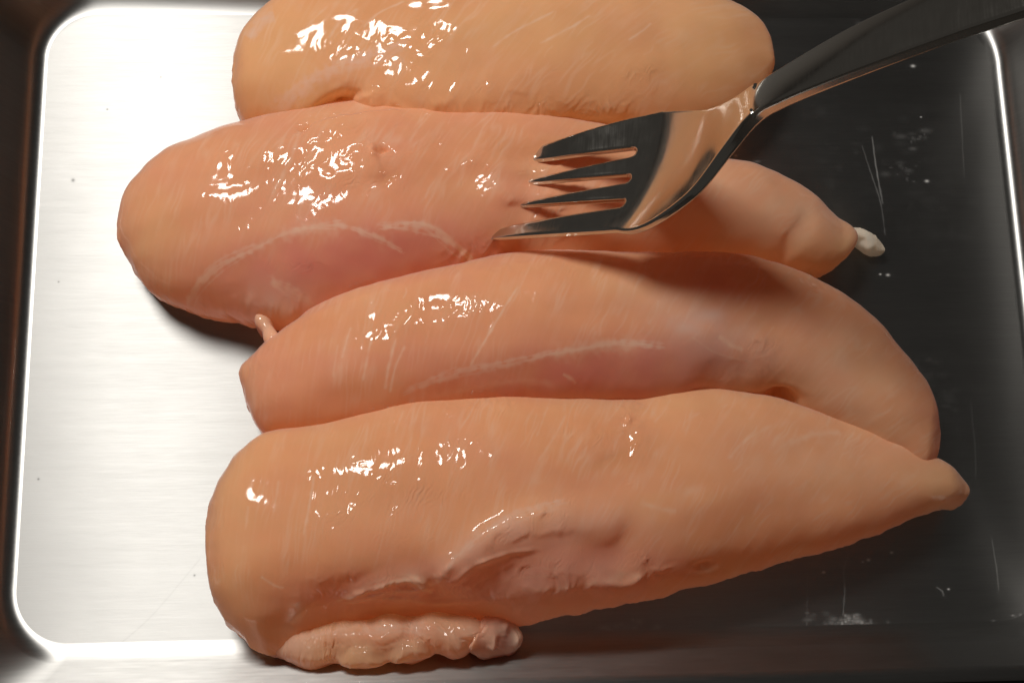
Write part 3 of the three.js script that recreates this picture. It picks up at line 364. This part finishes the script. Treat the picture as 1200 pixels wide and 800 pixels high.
// the breast nearest the viewer
const breast4 = thing('chicken_breast', 'raw chicken breast nearest the viewer, with a ragged flap of trimmings along its edge', 'chicken breast', GROUP);
addMeat(breast4, 'muscle', {
  seed: 59, spread: 1.3, melt: 2, color: FLESH, pink: 0.4, tips: [[[-72.1,56]][0], [[100,46.8]][0]], endRound: [16, 11], nu: 780, nt: 310, pl: 1.15,
  ribs: [[-71.4,46.7,-70.2,69.2,12,25], [-68.4,40.3,-66.1,75.7,13,29], [-64,35.2,-60.9,79.4,13,31], [-56.8,31.4,-53.7,80.4,11,32], [-43.5,28.5,-40.9,79.1,11,35], [-28.6,24.6,-26.6,77.4,11,36], [-13.1,23.2,-11.7,75.6,11,36], [2.3,24.4,4.7,73,13,35], [19.9,24.6,20.8,70.1,13,34], [33.9,22.4,35.4,66.9,12,32], [47.7,24,49.1,63.2,12,29], [63.6,28.2,65.2,59.6,11,25], [79.6,33.1,79.7,54.8,10,21], [92.3,38.7,91.6,50.9,9,17], [98.7,43.6,97.3,49.5,8,13]],
  fibre: (x) => -1.25 + 0.0048 * (x + 30), streaks: 110,
  ops: [
    ['blot', [[-65.3,47.9]], 7, 16, YELLOW, 0.55], ['blot', [[-65.3,70.8]], 9, 12, YELLOW, 0.5], ['blot', [[-31.8,51]], 34, 16, [0.91, 0.48, 0.26], 0.6], ['blot', [[90.2,47.2]], 8, 8, YELLOW, 0.55], ['blot', [[60.8,40.8]], 34, 12, [0.89, 0.56, 0.36], 0.5],
    ['blot', [[-3.6,67]], 30, 6, PINK, 0.7, -0.1], ['blot', [[-30.3,71.3]], 26, 7, [0.88, 0.44, 0.33], 0.85, -0.08], ['blot', [[1.9,67.1]], 24, 6, [0.90, 0.48, 0.36], 0.7, -0.15], ['blot', [[1.7,58.5]], 22, 4, [0.87, 0.52, 0.39], 0.6, -0.2], ['blot', [[9,61.2]], 14, 3.5, DEEP, 0.6, 0.1],
    // edge of the tenderloin, the ribbon of membrane and the folds that run into a knot under it
    ['bump', [[-34.8,75.7]], 27, 8.5, -6.5, -0.04], ['bump', [[-35.5,66.7]], 20, 4, -0.5, -0.08], ['blot', [[-37.2,67]], 20, 4, [0.87, 0.40, 0.26], 0.6, -0.06],
    ['step', [[-24.1,68.4],[-21.9,62.2],[-16.9,57.5],[-10.5,53.2],[-2.6,51.1],[6,49.5]], 9, 1.1, 0.9], ['ridge', [[-23.5,68.7],[-20,63],[-14.3,58.2],[-7.2,55.2],[3.6,53.3],[16.1,52.8]], 3.4, 1.3], ['blot', [[-11.7,58.3]], 10, 3.2, [0.91, 0.58, 0.44], 0.75, -0.55], ['blot', [[1.7,54.3]], 12, 3.2, [0.91, 0.58, 0.43], 0.6, -0.2], ['fascia', [[-22.8,66.4],[-19.6,60.7],[-14.3,56.1],[-7.1,52.2],[3.7,49.8]], 0.35, 0.5],
    ['ridge', [[-21.4,68.4],[-17.9,63.7],[-12.5,60.8],[-4.9,59.1],[3.5,58.5]], 1.1, 0.7], ['bump', [[-4.6,63.2]], 14, 4.5, -0.7, -0.12], ['ridge', [[-15,56.5],[-8.9,53.3],[-2.7,51.9],[2.7,50.7]], 0.45, 0.4], ['ridge', [[-14,57.3],[-7.2,54.2],[-0.1,52.6]], 0.4, 0.3], ['ridge', [[-15.7,61.6],[-11.6,60.3],[-4.9,58.9]], 0.45, 0.4], ['blot', [[-7.2,63.9]], 12, 3, [0.86, 0.41, 0.29], 0.6, -0.15], ['bump', [[13.5,61.3]], 7, 4, -1.9, 0.25], ['bump', [[17.1,57]], 2.6, 5, -1.2, 0.3], ['bump', [[3.6,62.8]], 6, 3.5, 1.2], ['step', [[9.3,62.3],[12.8,64.5],[17.4,65.3],[21.1,63.6]], 6, 1.3, 0.8], ['bump', [[25.8,63.1]], 8, 4, 0.9],
    ['ridge', [[-45.3,72.3],[-33.9,71.2],[-23.6,72.1],[-16.1,70.2],[0.1,66.7],[18.3,64.9]], 4.0, 0.5], ['blot', [[-26.8,72.4]], 16, 5, [0.90, 0.55, 0.43], 0.6], ['blot', [[0.1,69.3]], 17, 7, [0.90, 0.57, 0.44], 0.6, -0.15],
    ['ridge', [[-43.4,71.3],[-37.3,68],[-29.9,64.9],[-25.8,66.5],[-24.1,69.4]], 1.7, 0.9], ['folds', [[-42.5,71],[-35.5,66.3],[-28.8,64],[-24.9,66.6]], [[-42.6,73.1],[-35.6,70.8],[-28.5,69.2],[-24.1,71.1]], 7, 0.28, 0.45], ['folds', [[-28.4,64.1],[-26.4,67.2],[-24.3,70.4]], [[-23.1,63.5],[-21.8,67.3],[-20.8,71.2]], 5, 0.35, 0.6], ['folds', [[-19.7,66.7],[-15.7,62.3],[-8.9,59.6],[0,58.4]], [[-17,70.5],[-11.7,66.8],[-3.6,64.6],[5.4,63.7]], 5, 0.22, 0.25], ['folds', [[-7,70],[7.6,67.7],[22.4,65.3]], [[-7,67.2],[7.5,65.4],[22.2,63.2]], 4, 0.12, 0.3],
    ['ridge', [[-44.6,72.3],[-37.3,68.4],[-30.2,65.4],[-26.4,66.9],[-23.9,69.4]], 0.5, 0.4], ['ridge', [[-41.6,73.1],[-34.7,70.2],[-28.5,68.2],[-24.6,69.7]], 0.45, 0.35], ['ridge', [[-39,73.8],[-31.1,72],[-23.6,73.5],[-15.1,71.6],[-3.7,68.8]], 0.6, 0.4], ['bump', [[-24.1,69.7]], 2.4, 3.2, -1.0], ['blot', [[-24.1,69.7]], 2.2, 3.2, [0.80, 0.32, 0.22], 0.7], ['blot', [[-26.3,65.9]], 4.5, 2.4, PALE, 0.5, 0.5],
    ['stroke', [[-45.1,72.7],[-37.3,68.7],[-29.4,65.1],[-24.3,69]], 0.5, PALE, 0.6], ['stroke', [[-42.5,73.1],[-32,71.9],[-23.2,73.7],[-15.1,72.3]], 0.5, PALE, 0.45], ['stroke', [[-28.1,64.8],[-25,68.3],[-23.6,71.1]], 0.5, PALE, 0.6],
    ['stroke', [[-59,63.5],[-56.4,65.6],[-54.3,66.5]], 0.28, PALE, 0.75], ['stroke', [[-52.5,70.3],[-51.8,72.9],[-53.5,76.2]], 0.8, MILK, 0.7], ['blot', [[-53.3,74.6]], 2.2, 4, MILK, 0.5, 0.3], ['ridge', [[-52.8,70.3],[-52,72.9],[-53.7,76.2]], 1.3, 0.6],
    // fibres and slits of the smooth upper face
    ['stroke', [[-47.8,43],[-48.7,49.1],[-49.9,56]], 0.28, PALE, 0.7], ['ridge', [[-47.8,43],[-48.7,49.1],[-49.9,56]], 0.5, 0.12], ['stroke', [[-55.2,43.8],[-56.3,50.7]], 0.3, PALE, 0.35], ['stroke', [[-61.5,48.9],[-62.1,54.1]], 0.3, PALE, 0.4],
    ['bump', [[13.1,41.2]], 3.6, 0.8, -0.6, -0.45], ['blot', [[13.1,41.4]], 3.4, 1.0, ORANGE, 0.4, -0.35], ['ridge', [[10.9,40.3],[13.7,39.4],[16.3,40.2]], 0.6, 0.5], ['bump', [[34.3,62.7]], 2.4, 0.7, -1.4, -0.1], ['stroke', [[33.6,63.1],[35.4,63.6],[37.8,62.6]], 0.4, PALE, 0.6], ['blot', [[31,47.6]], 2.2, 0.9, PALE, 0.35, -0.3], ['stroke', [[19.2,49.9],[23.7,51.4],[27.3,51.8]], 0.6, PALE, 0.4], ['stroke', [[38.9,41.1],[43.8,36.6],[50.5,33]], 0.4, PALE, 0.45], ['stroke', [[53.3,37.5],[60,34.9],[67.6,34]], 0.7, PALE, 0.4], ['ridge', [[53.3,37.5],[60,34.9],[67.6,34]], 1.0, 0.2],
    ['ridge', [[17.5,31.5],[19.7,35.2],[20.2,38.2]], 1.2, 0.5], ['bump', [[21.9,37.8]], 8, 10, -0.6], ['ridge', [[-21.1,33.7],[-13.9,28.4]], 1.4, 0.3],
    ['wet', [[-30.8,46]], 25, 14, 0.9, -0.3], ['wet', [[-38.7,48.4]], 9, 9, 1.1], ['wet', [[-28.2,46.9]], 10, 11, 1.2], ['wet', [[-11.2,29.9]], 12, 3.2, 1.3], ['wet', [[19.3,34.1]], 3.5, 8, 2.4], ['wet', [[-3.6,53.5]], 12, 4, 1.7, -0.3], ['wet', [[9.3,36.1]], 6, 3, 1.8], ['wet', [[-14,36.3]], 3, 2, 1.6], ['wet', [[-1.5,35.6]], 3, 2, 1.4], ['wet', [[21.8,63.1]], 6, 3, 2.2], ['wet', [[0,64.5]], 12, 4, 1.5], ['wet', [[-26.7,68.3]], 20, 6, 1.1], ['wet', [[-58.3,34.4]], 4, 4, 0.9], ['wet', [[-49.3,66.1]], 12, 4, 0.7],
    ['bump', [[-58.7,34.8]], 4, 4, 0.8],
  ],
});
addMeat(breast4, 'flap', {
  seed: 71, color: [0.93, 0.61, 0.38], pink: 0.3, through: 0.7, tips: [[[-59.9,77.7]][0], [[-10.3,76.3]][0]], endRound: [14, 9], nu: 520, nt: 200, nb: 40, streaks: 30, cell: 0.14, damp: 0.35, ragged: 1.3, melt: 2, fibre: (x) => 0.15 + 0.35 * Math.sin(x / 8), pw: 0.6, pl: 0.85, ex: 0.9,
  ribs: [[-57.7,75.3,-58,80,7,16], [-54.2,73.3,-54.7,81.2,7,18], [-49.2,72.5,-50.2,82.6,7,19], [-44,71.5,-44.3,81.4,7,19], [-38.3,72,-38.7,82.7,7,20], [-33.6,71,-33.1,81,7.5,21], [-28.9,71.9,-28.6,82.2,8,20.5], [-24.2,70.7,-23.7,80.1,8,21.5], [-19.5,71.6,-19,81.3,8.5,21], [-14.2,72.2,-13.9,78.5,9,20]],
  ops: [['blot', [[-53.1,78.1]], 4, 5, MILK, 0.6], ['blot', [[-30.5,75.5]], 18, 2.5, PINK, 0.6, -0.05], ['blot', [[-41.3,79.8]], 14, 4, YELLOW, 0.4], ['ridge', [[-54.9,77.7],[-46.8,76.5],[-37.8,75.7],[-28.7,76.6]], 1.2, 0.6], ['ridge', [[-52.2,79.9],[-43.2,79.1],[-36,79.9]], 1.0, 0.6], ['bump', [[-44,77.8]], 6, 2, -0.9, 0.1], ['bump', [[-31.4,77.2]], 6, 1.6, -1.0, -0.2], ['ridge', [[-45,80.4],[-36,79.2],[-25.1,79.5],[-16,77.6]], 2.2, 0.9], ['ridge', [[-35.9,76.8],[-28.7,76.2],[-21.5,77.5]], 1.6, 0.7], ['bump', [[-40.4,78.4]], 4, 2, -0.8], ['bump', [[-25.1,78.1]], 4, 2, -0.7], ['folds', [[-25.1,74.4],[-19.7,76.8],[-16.4,79.9]], [[-16.9,74],[-14.9,76.5],[-14.2,79]], 4, 0.3, 0.4], ['fascia', [[-52.1,76],[-39.6,74.6],[-25.1,74.5]], 0.4, 0.6], ['wet', [[-37.7,77.8]], 20, 6, 2.2], ['wet', [[-20.6,77.5]], 9, 5, 2.0], ['wet', [[-52.2,78.9]], 5, 4, 0.7], ['step', [[-46.7,81.1],[-39.5,78.4],[-34.1,79.3],[-28.7,77.6]], 4, 1.3, 0.6], ['step', [[-30.5,76.5],[-25.1,78.8],[-22.4,81]], 4, 1.2, 0.6], ['blot', [[-14.2,78.2]], 4, 5, MILK, 0.4]],
}, 'glistening pale flap of trimmings');
addMeat(breast4, 'scrap', {
  seed: 73, color: [0.88, 0.56, 0.41], pink: 0.5, through: 0.62, tips: [[[-16.2,78.8]][0], [[-4.6,78]][0]], endRound: [4, 4], nu: 200, nt: 80, nb: 40, streaks: 8, cell: 0.12, ragged: 2.2, damp: 1.0,
  ribs: [[-13.8,72.2,-13.9,80.7,8,20], [-10.4,71.6,-10.6,81.1,8,18.5], [-6.9,72.4,-6.3,80.9,6,14]], ops: [['ridge', [[-13.1,74.6],[-10.4,77],[-11.4,79.9]], 1.2, 1.4], ['ridge', [[-8.5,73.8],[-8.2,77.4],[-9.4,79.9]], 0.9, 1.0], ['bump', [[-11.9,75.9]], 2, 2.6, -2], ['bump', [[-9,78.3]], 2, 2.4, -2], ['blot', [[-6.7,79.3]], 3, 4, MILK, 0.6]],
}, 'small torn scrap of meat and membrane');

// ---------------------------------------------------------------- fork
const fork = thing('dinner_fork', 'polished steel four-tined fork pricking the second chicken breast', 'fork');
{
  // centre line from the buried tips to the end of the handle: x, y, z (mm); half width; thickness; dish of the head
  const C = [
    [...[-11.4,20,-20.2], 10.6, 1.1, 0], [...[-5,27,-19], 11.3, 1.5, 0.2], [...[6.9,35.5,-18], 12.9, 2.0, 0.7], [...[18.6,42,-17.4], 14.2, 2.0, 1], [...[24.7,47.5,-16.4], 14.3, 2.1, 1],
    [...[30.8,57.5,-16.7], 10.7, 2.3, 1], [...[34.8,68,-18.7], 6.2, 2.7, 0.6], [...[37.6,76,-20.1], 4.0, 3.0, 0], [...[41.1,82.5,-20.9], 4.0, 3.1, 0], [...[50.5,95,-22.1], 5.1, 3.3, 0], [...[61.4,108,-22.7], 5.7, 3.2, 0], [...[70.6,118,-23.3], 6.5, 3.2, 0], [...[82.9,129,-24.5], 7.0, 3.0, 0],
  ];
  const cp = C.map((c) => c.slice(0, 3)), cw = C.map((c) => c.slice(3));
  const M = 1200, tab = [], S = [0]; for (let i = 0; i <= M; i++) { const t = (C.length - 1) * i / M; tab.push([...catmull(cp, t), ...catmull(cw, t)]); if (i) S.push(S[i - 1] + Math.hypot(tab[i][0] - tab[i - 1][0], tab[i][1] - tab[i - 1][1], tab[i][2] - tab[i - 1][2])); }
  const sAt = (ci) => S[Math.round(ci / (C.length - 1) * M)], len = S[M], sTip = sAt(1), sRoot = sAt(3), sNeck = sAt(7.2);
  const look = (s) => { let lo = 0, hi = M; s = clamp(s, 0, len); while (hi - lo > 1) { const m = (lo + hi) >> 1; if (S[m] <= s) lo = m; else hi = m; } const f = (s - S[lo]) / (S[hi] - S[lo]); return tab[lo].map((v, k) => mix(v, tab[hi][k], f)); };
  const V = (a) => new THREE.Vector3(...a), side0 = V([-4.5, 4, 19]).normalize();
  const frame = (s) => { const a = look(s - 1.2), b = look(s + 1.2), c = look(s), T = V(b.slice(0, 3)).sub(V(a.slice(0, 3))).normalize(), L = side0.clone().addScaledVector(T, -side0.dot(T)).normalize(), N = new THREE.Vector3().crossVectors(L, T).normalize(); return { c, T, L, N }; };
  const ds = 0.3, frames = []; for (let s = -2; s <= len + 2; s += ds) frames.push(frame(s));
  const wAt = [0, 0, 0], slots = [-6.4, 0, 6.4];
  const smax = (a, b, k) => { const h = clamp(0.5 + 0.5 * (a - b) / k); return mix(b, a, h) + k * h * (1 - h); };
  const shape = (s, w, n) => {
    const q = look(s), hw = q[3], th = q[4], dish = q[5];
    let d = Math.abs(w) - hw; d = smax(d, -s, 1.2); d = smax(d, s - len, 3);
    const sEnd = sRoot;
    for (let i = 0; i < 3; i++) {
      const spread = clamp((sEnd - s) / sEnd), wj = slots[i] * mix(1, 0.86, spread), end = sEnd - (i === 1 ? 0.2 : 0), g = 1.1 + 2.0 * spread + 2.0 * sstep(sTip + 3, -1, s);
      const dd = s < end ? Math.abs(w - wj) - g : Math.hypot(s - end, w - wj) - 1.05;
      d = smax(d, -dd, 0.5);
    }
    const camber = dish * 0.011 * w * w, crown = s > sNeck ? 0.22 * (w / hw) ** 2 * th : 0;
    const e = Math.abs(n - camber + crown * 0.5) - th / 2 + crown * 0.4;
    return smax(d, e, 0.7);
  };
  // surface nets over the straightened fork
  const h = 0.33, x0 = -1, y0 = -16, z0 = -2.4, nx = Math.ceil((len + 2) / h), ny = Math.ceil(32 / h), nz = Math.ceil(7.4 / h), val = new Float32Array(nx * ny * nz), id = (i, j, k) => (i * ny + j) * nz + k;
  for (let i = 0; i < nx; i++) for (let j = 0; j < ny; j++) for (let k = 0; k < nz; k++) val[id(i, j, k)] = shape(x0 + i * h, y0 + j * h, z0 + k * h);
  const vid = new Int32Array(nx * ny * nz).fill(-1), pts = [];
  const E8 = [[0, 0, 0], [1, 0, 0], [0, 1, 0], [1, 1, 0], [0, 0, 1], [1, 0, 1], [0, 1, 1], [1, 1, 1]], E12 = [[0, 1], [2, 3], [4, 5], [6, 7], [0, 2], [1, 3], [4, 6], [5, 7], [0, 4], [1, 5], [2, 6], [3, 7]];
  for (let i = 0; i + 1 < nx; i++) for (let j = 0; j + 1 < ny; j++) for (let k = 0; k + 1 < nz; k++) {
    const v = E8.map(([a, b, c]) => val[id(i + a, j + b, k + c)]); let neg = 0; for (const q of v) if (q < 0) neg++; if (!neg || neg === 8) continue;
    let n = 0; const s = [0, 0, 0]; for (const [a, b] of E12) if ((v[a] < 0) !== (v[b] < 0)) { const t = v[a] / (v[a] - v[b]); for (let c = 0; c < 3; c++) s[c] += mix(E8[a][c], E8[b][c], t); n++; }
    vid[id(i, j, k)] = pts.length; pts.push([x0 + (i + s[0] / n) * h, y0 + (j + s[1] / n) * h, z0 + (k + s[2] / n) * h]);
  }
  const grad = ([a, b, c], e = 0.05) => [(shape(a + e, b, c) - shape(a - e, b, c)) / (2 * e), (shape(a, b + e, c) - shape(a, b - e, c)) / (2 * e), (shape(a, b, c + e) - shape(a, b, c - e)) / (2 * e)];
  for (const p of pts) for (let it = 0; it < 3; it++) { const f = shape(...p), g = grad(p), l = Math.max(0.2, g[0] ** 2 + g[1] ** 2 + g[2] ** 2), m = clamp(f / l, -0.2, 0.2); for (let c = 0; c < 3; c++) p[c] -= m * g[c]; }
  const bend = ([s, w, n]) => { const { c, L, N } = frame(s); return [0, 1, 2].map((k) => c[k] + L.getComponent(k) * w + N.getComponent(k) * n); };
  const out = pts.map(bend), nor = pts.map((p) => { const g = grad(p, 0.12), { T, L, N } = frame(p[0]); const v = new THREE.Vector3().addScaledVector(T, g[0]).addScaledVector(L, g[1]).addScaledVector(N, g[2]).normalize(); return [v.x, v.y, v.z]; });
  const quads = [], q4 = (a, b, c, d, fl) => { if (a < 0 || b < 0 || c < 0 || d < 0) return; quads.push(fl ? [a, b, c, d] : [d, c, b, a]); };
  for (let i = 1; i + 1 < nx; i++) for (let j = 1; j + 1 < ny; j++) for (let k = 1; k + 1 < nz; k++) {
    const a = val[id(i, j, k)] < 0;
    if (a !== val[id(i + 1, j, k)] < 0) q4(vid[id(i, j - 1, k - 1)], vid[id(i, j, k - 1)], vid[id(i, j, k)], vid[id(i, j - 1, k)], a);
    if (a !== val[id(i, j + 1, k)] < 0) q4(vid[id(i - 1, j, k - 1)], vid[id(i - 1, j, k)], vid[id(i, j, k)], vid[id(i, j, k - 1)], a);
    if (a !== val[id(i, j, k + 1)] < 0) q4(vid[id(i - 1, j - 1, k)], vid[id(i, j - 1, k)], vid[id(i, j, k)], vid[id(i - 1, j, k)], a);
  }
  const N = 512, sd = new Uint8Array(N * N * 4); for (let j = 0; j < N; j++) for (let i = 0; i < N; i++) { const k = (j * N + i) * 4, v = clamp(0.12 + 0.05 * fbm(i / 40, j / 40, 4) + 0.03 * noise(i / 5, j / 60), 0.04, 1); sd[k] = sd[k + 2] = 0; sd[k + 1] = 255 * v; sd[k + 2] = 255; sd[k + 3] = 255; }
  const rt = new THREE.DataTexture(sd, N, N); rt.wrapS = rt.wrapT = THREE.RepeatWrapping; rt.magFilter = THREE.LinearFilter; rt.needsUpdate = true;
  const polished = new THREE.MeshPhysicalMaterial({ color: new THREE.Color().setRGB(0.62, 0.60, 0.55), metalness: 1, roughness: 1, roughnessMap: rt });
  let flipKnown = 0;
  const piece = (name, test) => {
    const map = new Map(), P = [], NN = [], U = [], I = [], get = (v) => { if (!map.has(v)) { map.set(v, P.length / 3); P.push(...out[v].map((x) => x * MM)); NN.push(...nor[v]); U.push(pts[v][0] / 40, pts[v][1] / 40); } return map.get(v); };
    for (const q of quads) { const c = [0, 1, 2].map((k) => (pts[q[0]][k] + pts[q[2]][k]) / 2); if (test(...c)) { const [a, b, cc, d] = q.map(get); if (!flipKnown) { const A = V(P.slice(a * 3, a * 3 + 3)), B = V(P.slice(b * 3, b * 3 + 3)), D = V(P.slice(cc * 3, cc * 3 + 3)); flipKnown = B.sub(A).cross(D.sub(A)).dot(V(NN.slice(a * 3, a * 3 + 3))) > 0 ? 1 : -1; } if (flipKnown > 0) I.push(a, b, cc, a, cc, d); else I.push(a, cc, b, a, d, cc); } }
    const g = new THREE.BufferGeometry(); g.setAttribute('position', new THREE.Float32BufferAttribute(P, 3)); g.setAttribute('normal', new THREE.Float32BufferAttribute(NN, 3)); g.setAttribute('uv', new THREE.Float32BufferAttribute(U, 2)); g.setIndex(I);
    part(name, g, polished, fork);
  };
  for (let t = 0; t < 4; t++) piece('tine', (s, w) => s < sRoot && (slots.filter((x) => { const sp = clamp((sRoot - s) / sRoot); return w > x * mix(1, 0.86, sp); }).length === t));
  piece('fork_head', (s) => s >= sRoot && s < sNeck);
  piece('handle', (s) => s >= sNeck);
}

// ---------------------------------------------------------------- the lamp over the counter
{
  const lamp = thing('ceiling_lamp', 'rectangular white lamp panel above the counter', 'lamp');
  lamp.position.set(...LAMP.at); lamp.lookAt(0, 0.01, 0);
  const box = new THREE.BoxGeometry(LAMP.w + 0.03, LAMP.h + 0.03, 0.03);
  const hs = part('housing', box, new THREE.MeshStandardMaterial({ color: 0xcccccc, roughness: 0.5 }), lamp); hs.position.z = -0.022;
  part('diffuser', new THREE.PlaneGeometry(LAMP.w, LAMP.h), new THREE.MeshStandardMaterial({ color: 0xffffff, emissive: new THREE.Color().setRGB(...LAMP.color), emissiveIntensity: 1.0 }), lamp);
  const light = new THREE.RectAreaLight(new THREE.Color().setRGB(...LAMP.color), LAMP.radiance, LAMP.w, LAMP.h);
  light.name = 'lamp_light'; light.position.set(...LAMP.at); scene.add(light);
  light.lookAt(0, 0.01, 0); light.translateZ(-0.004);
}
renderer.render(scene, camera);
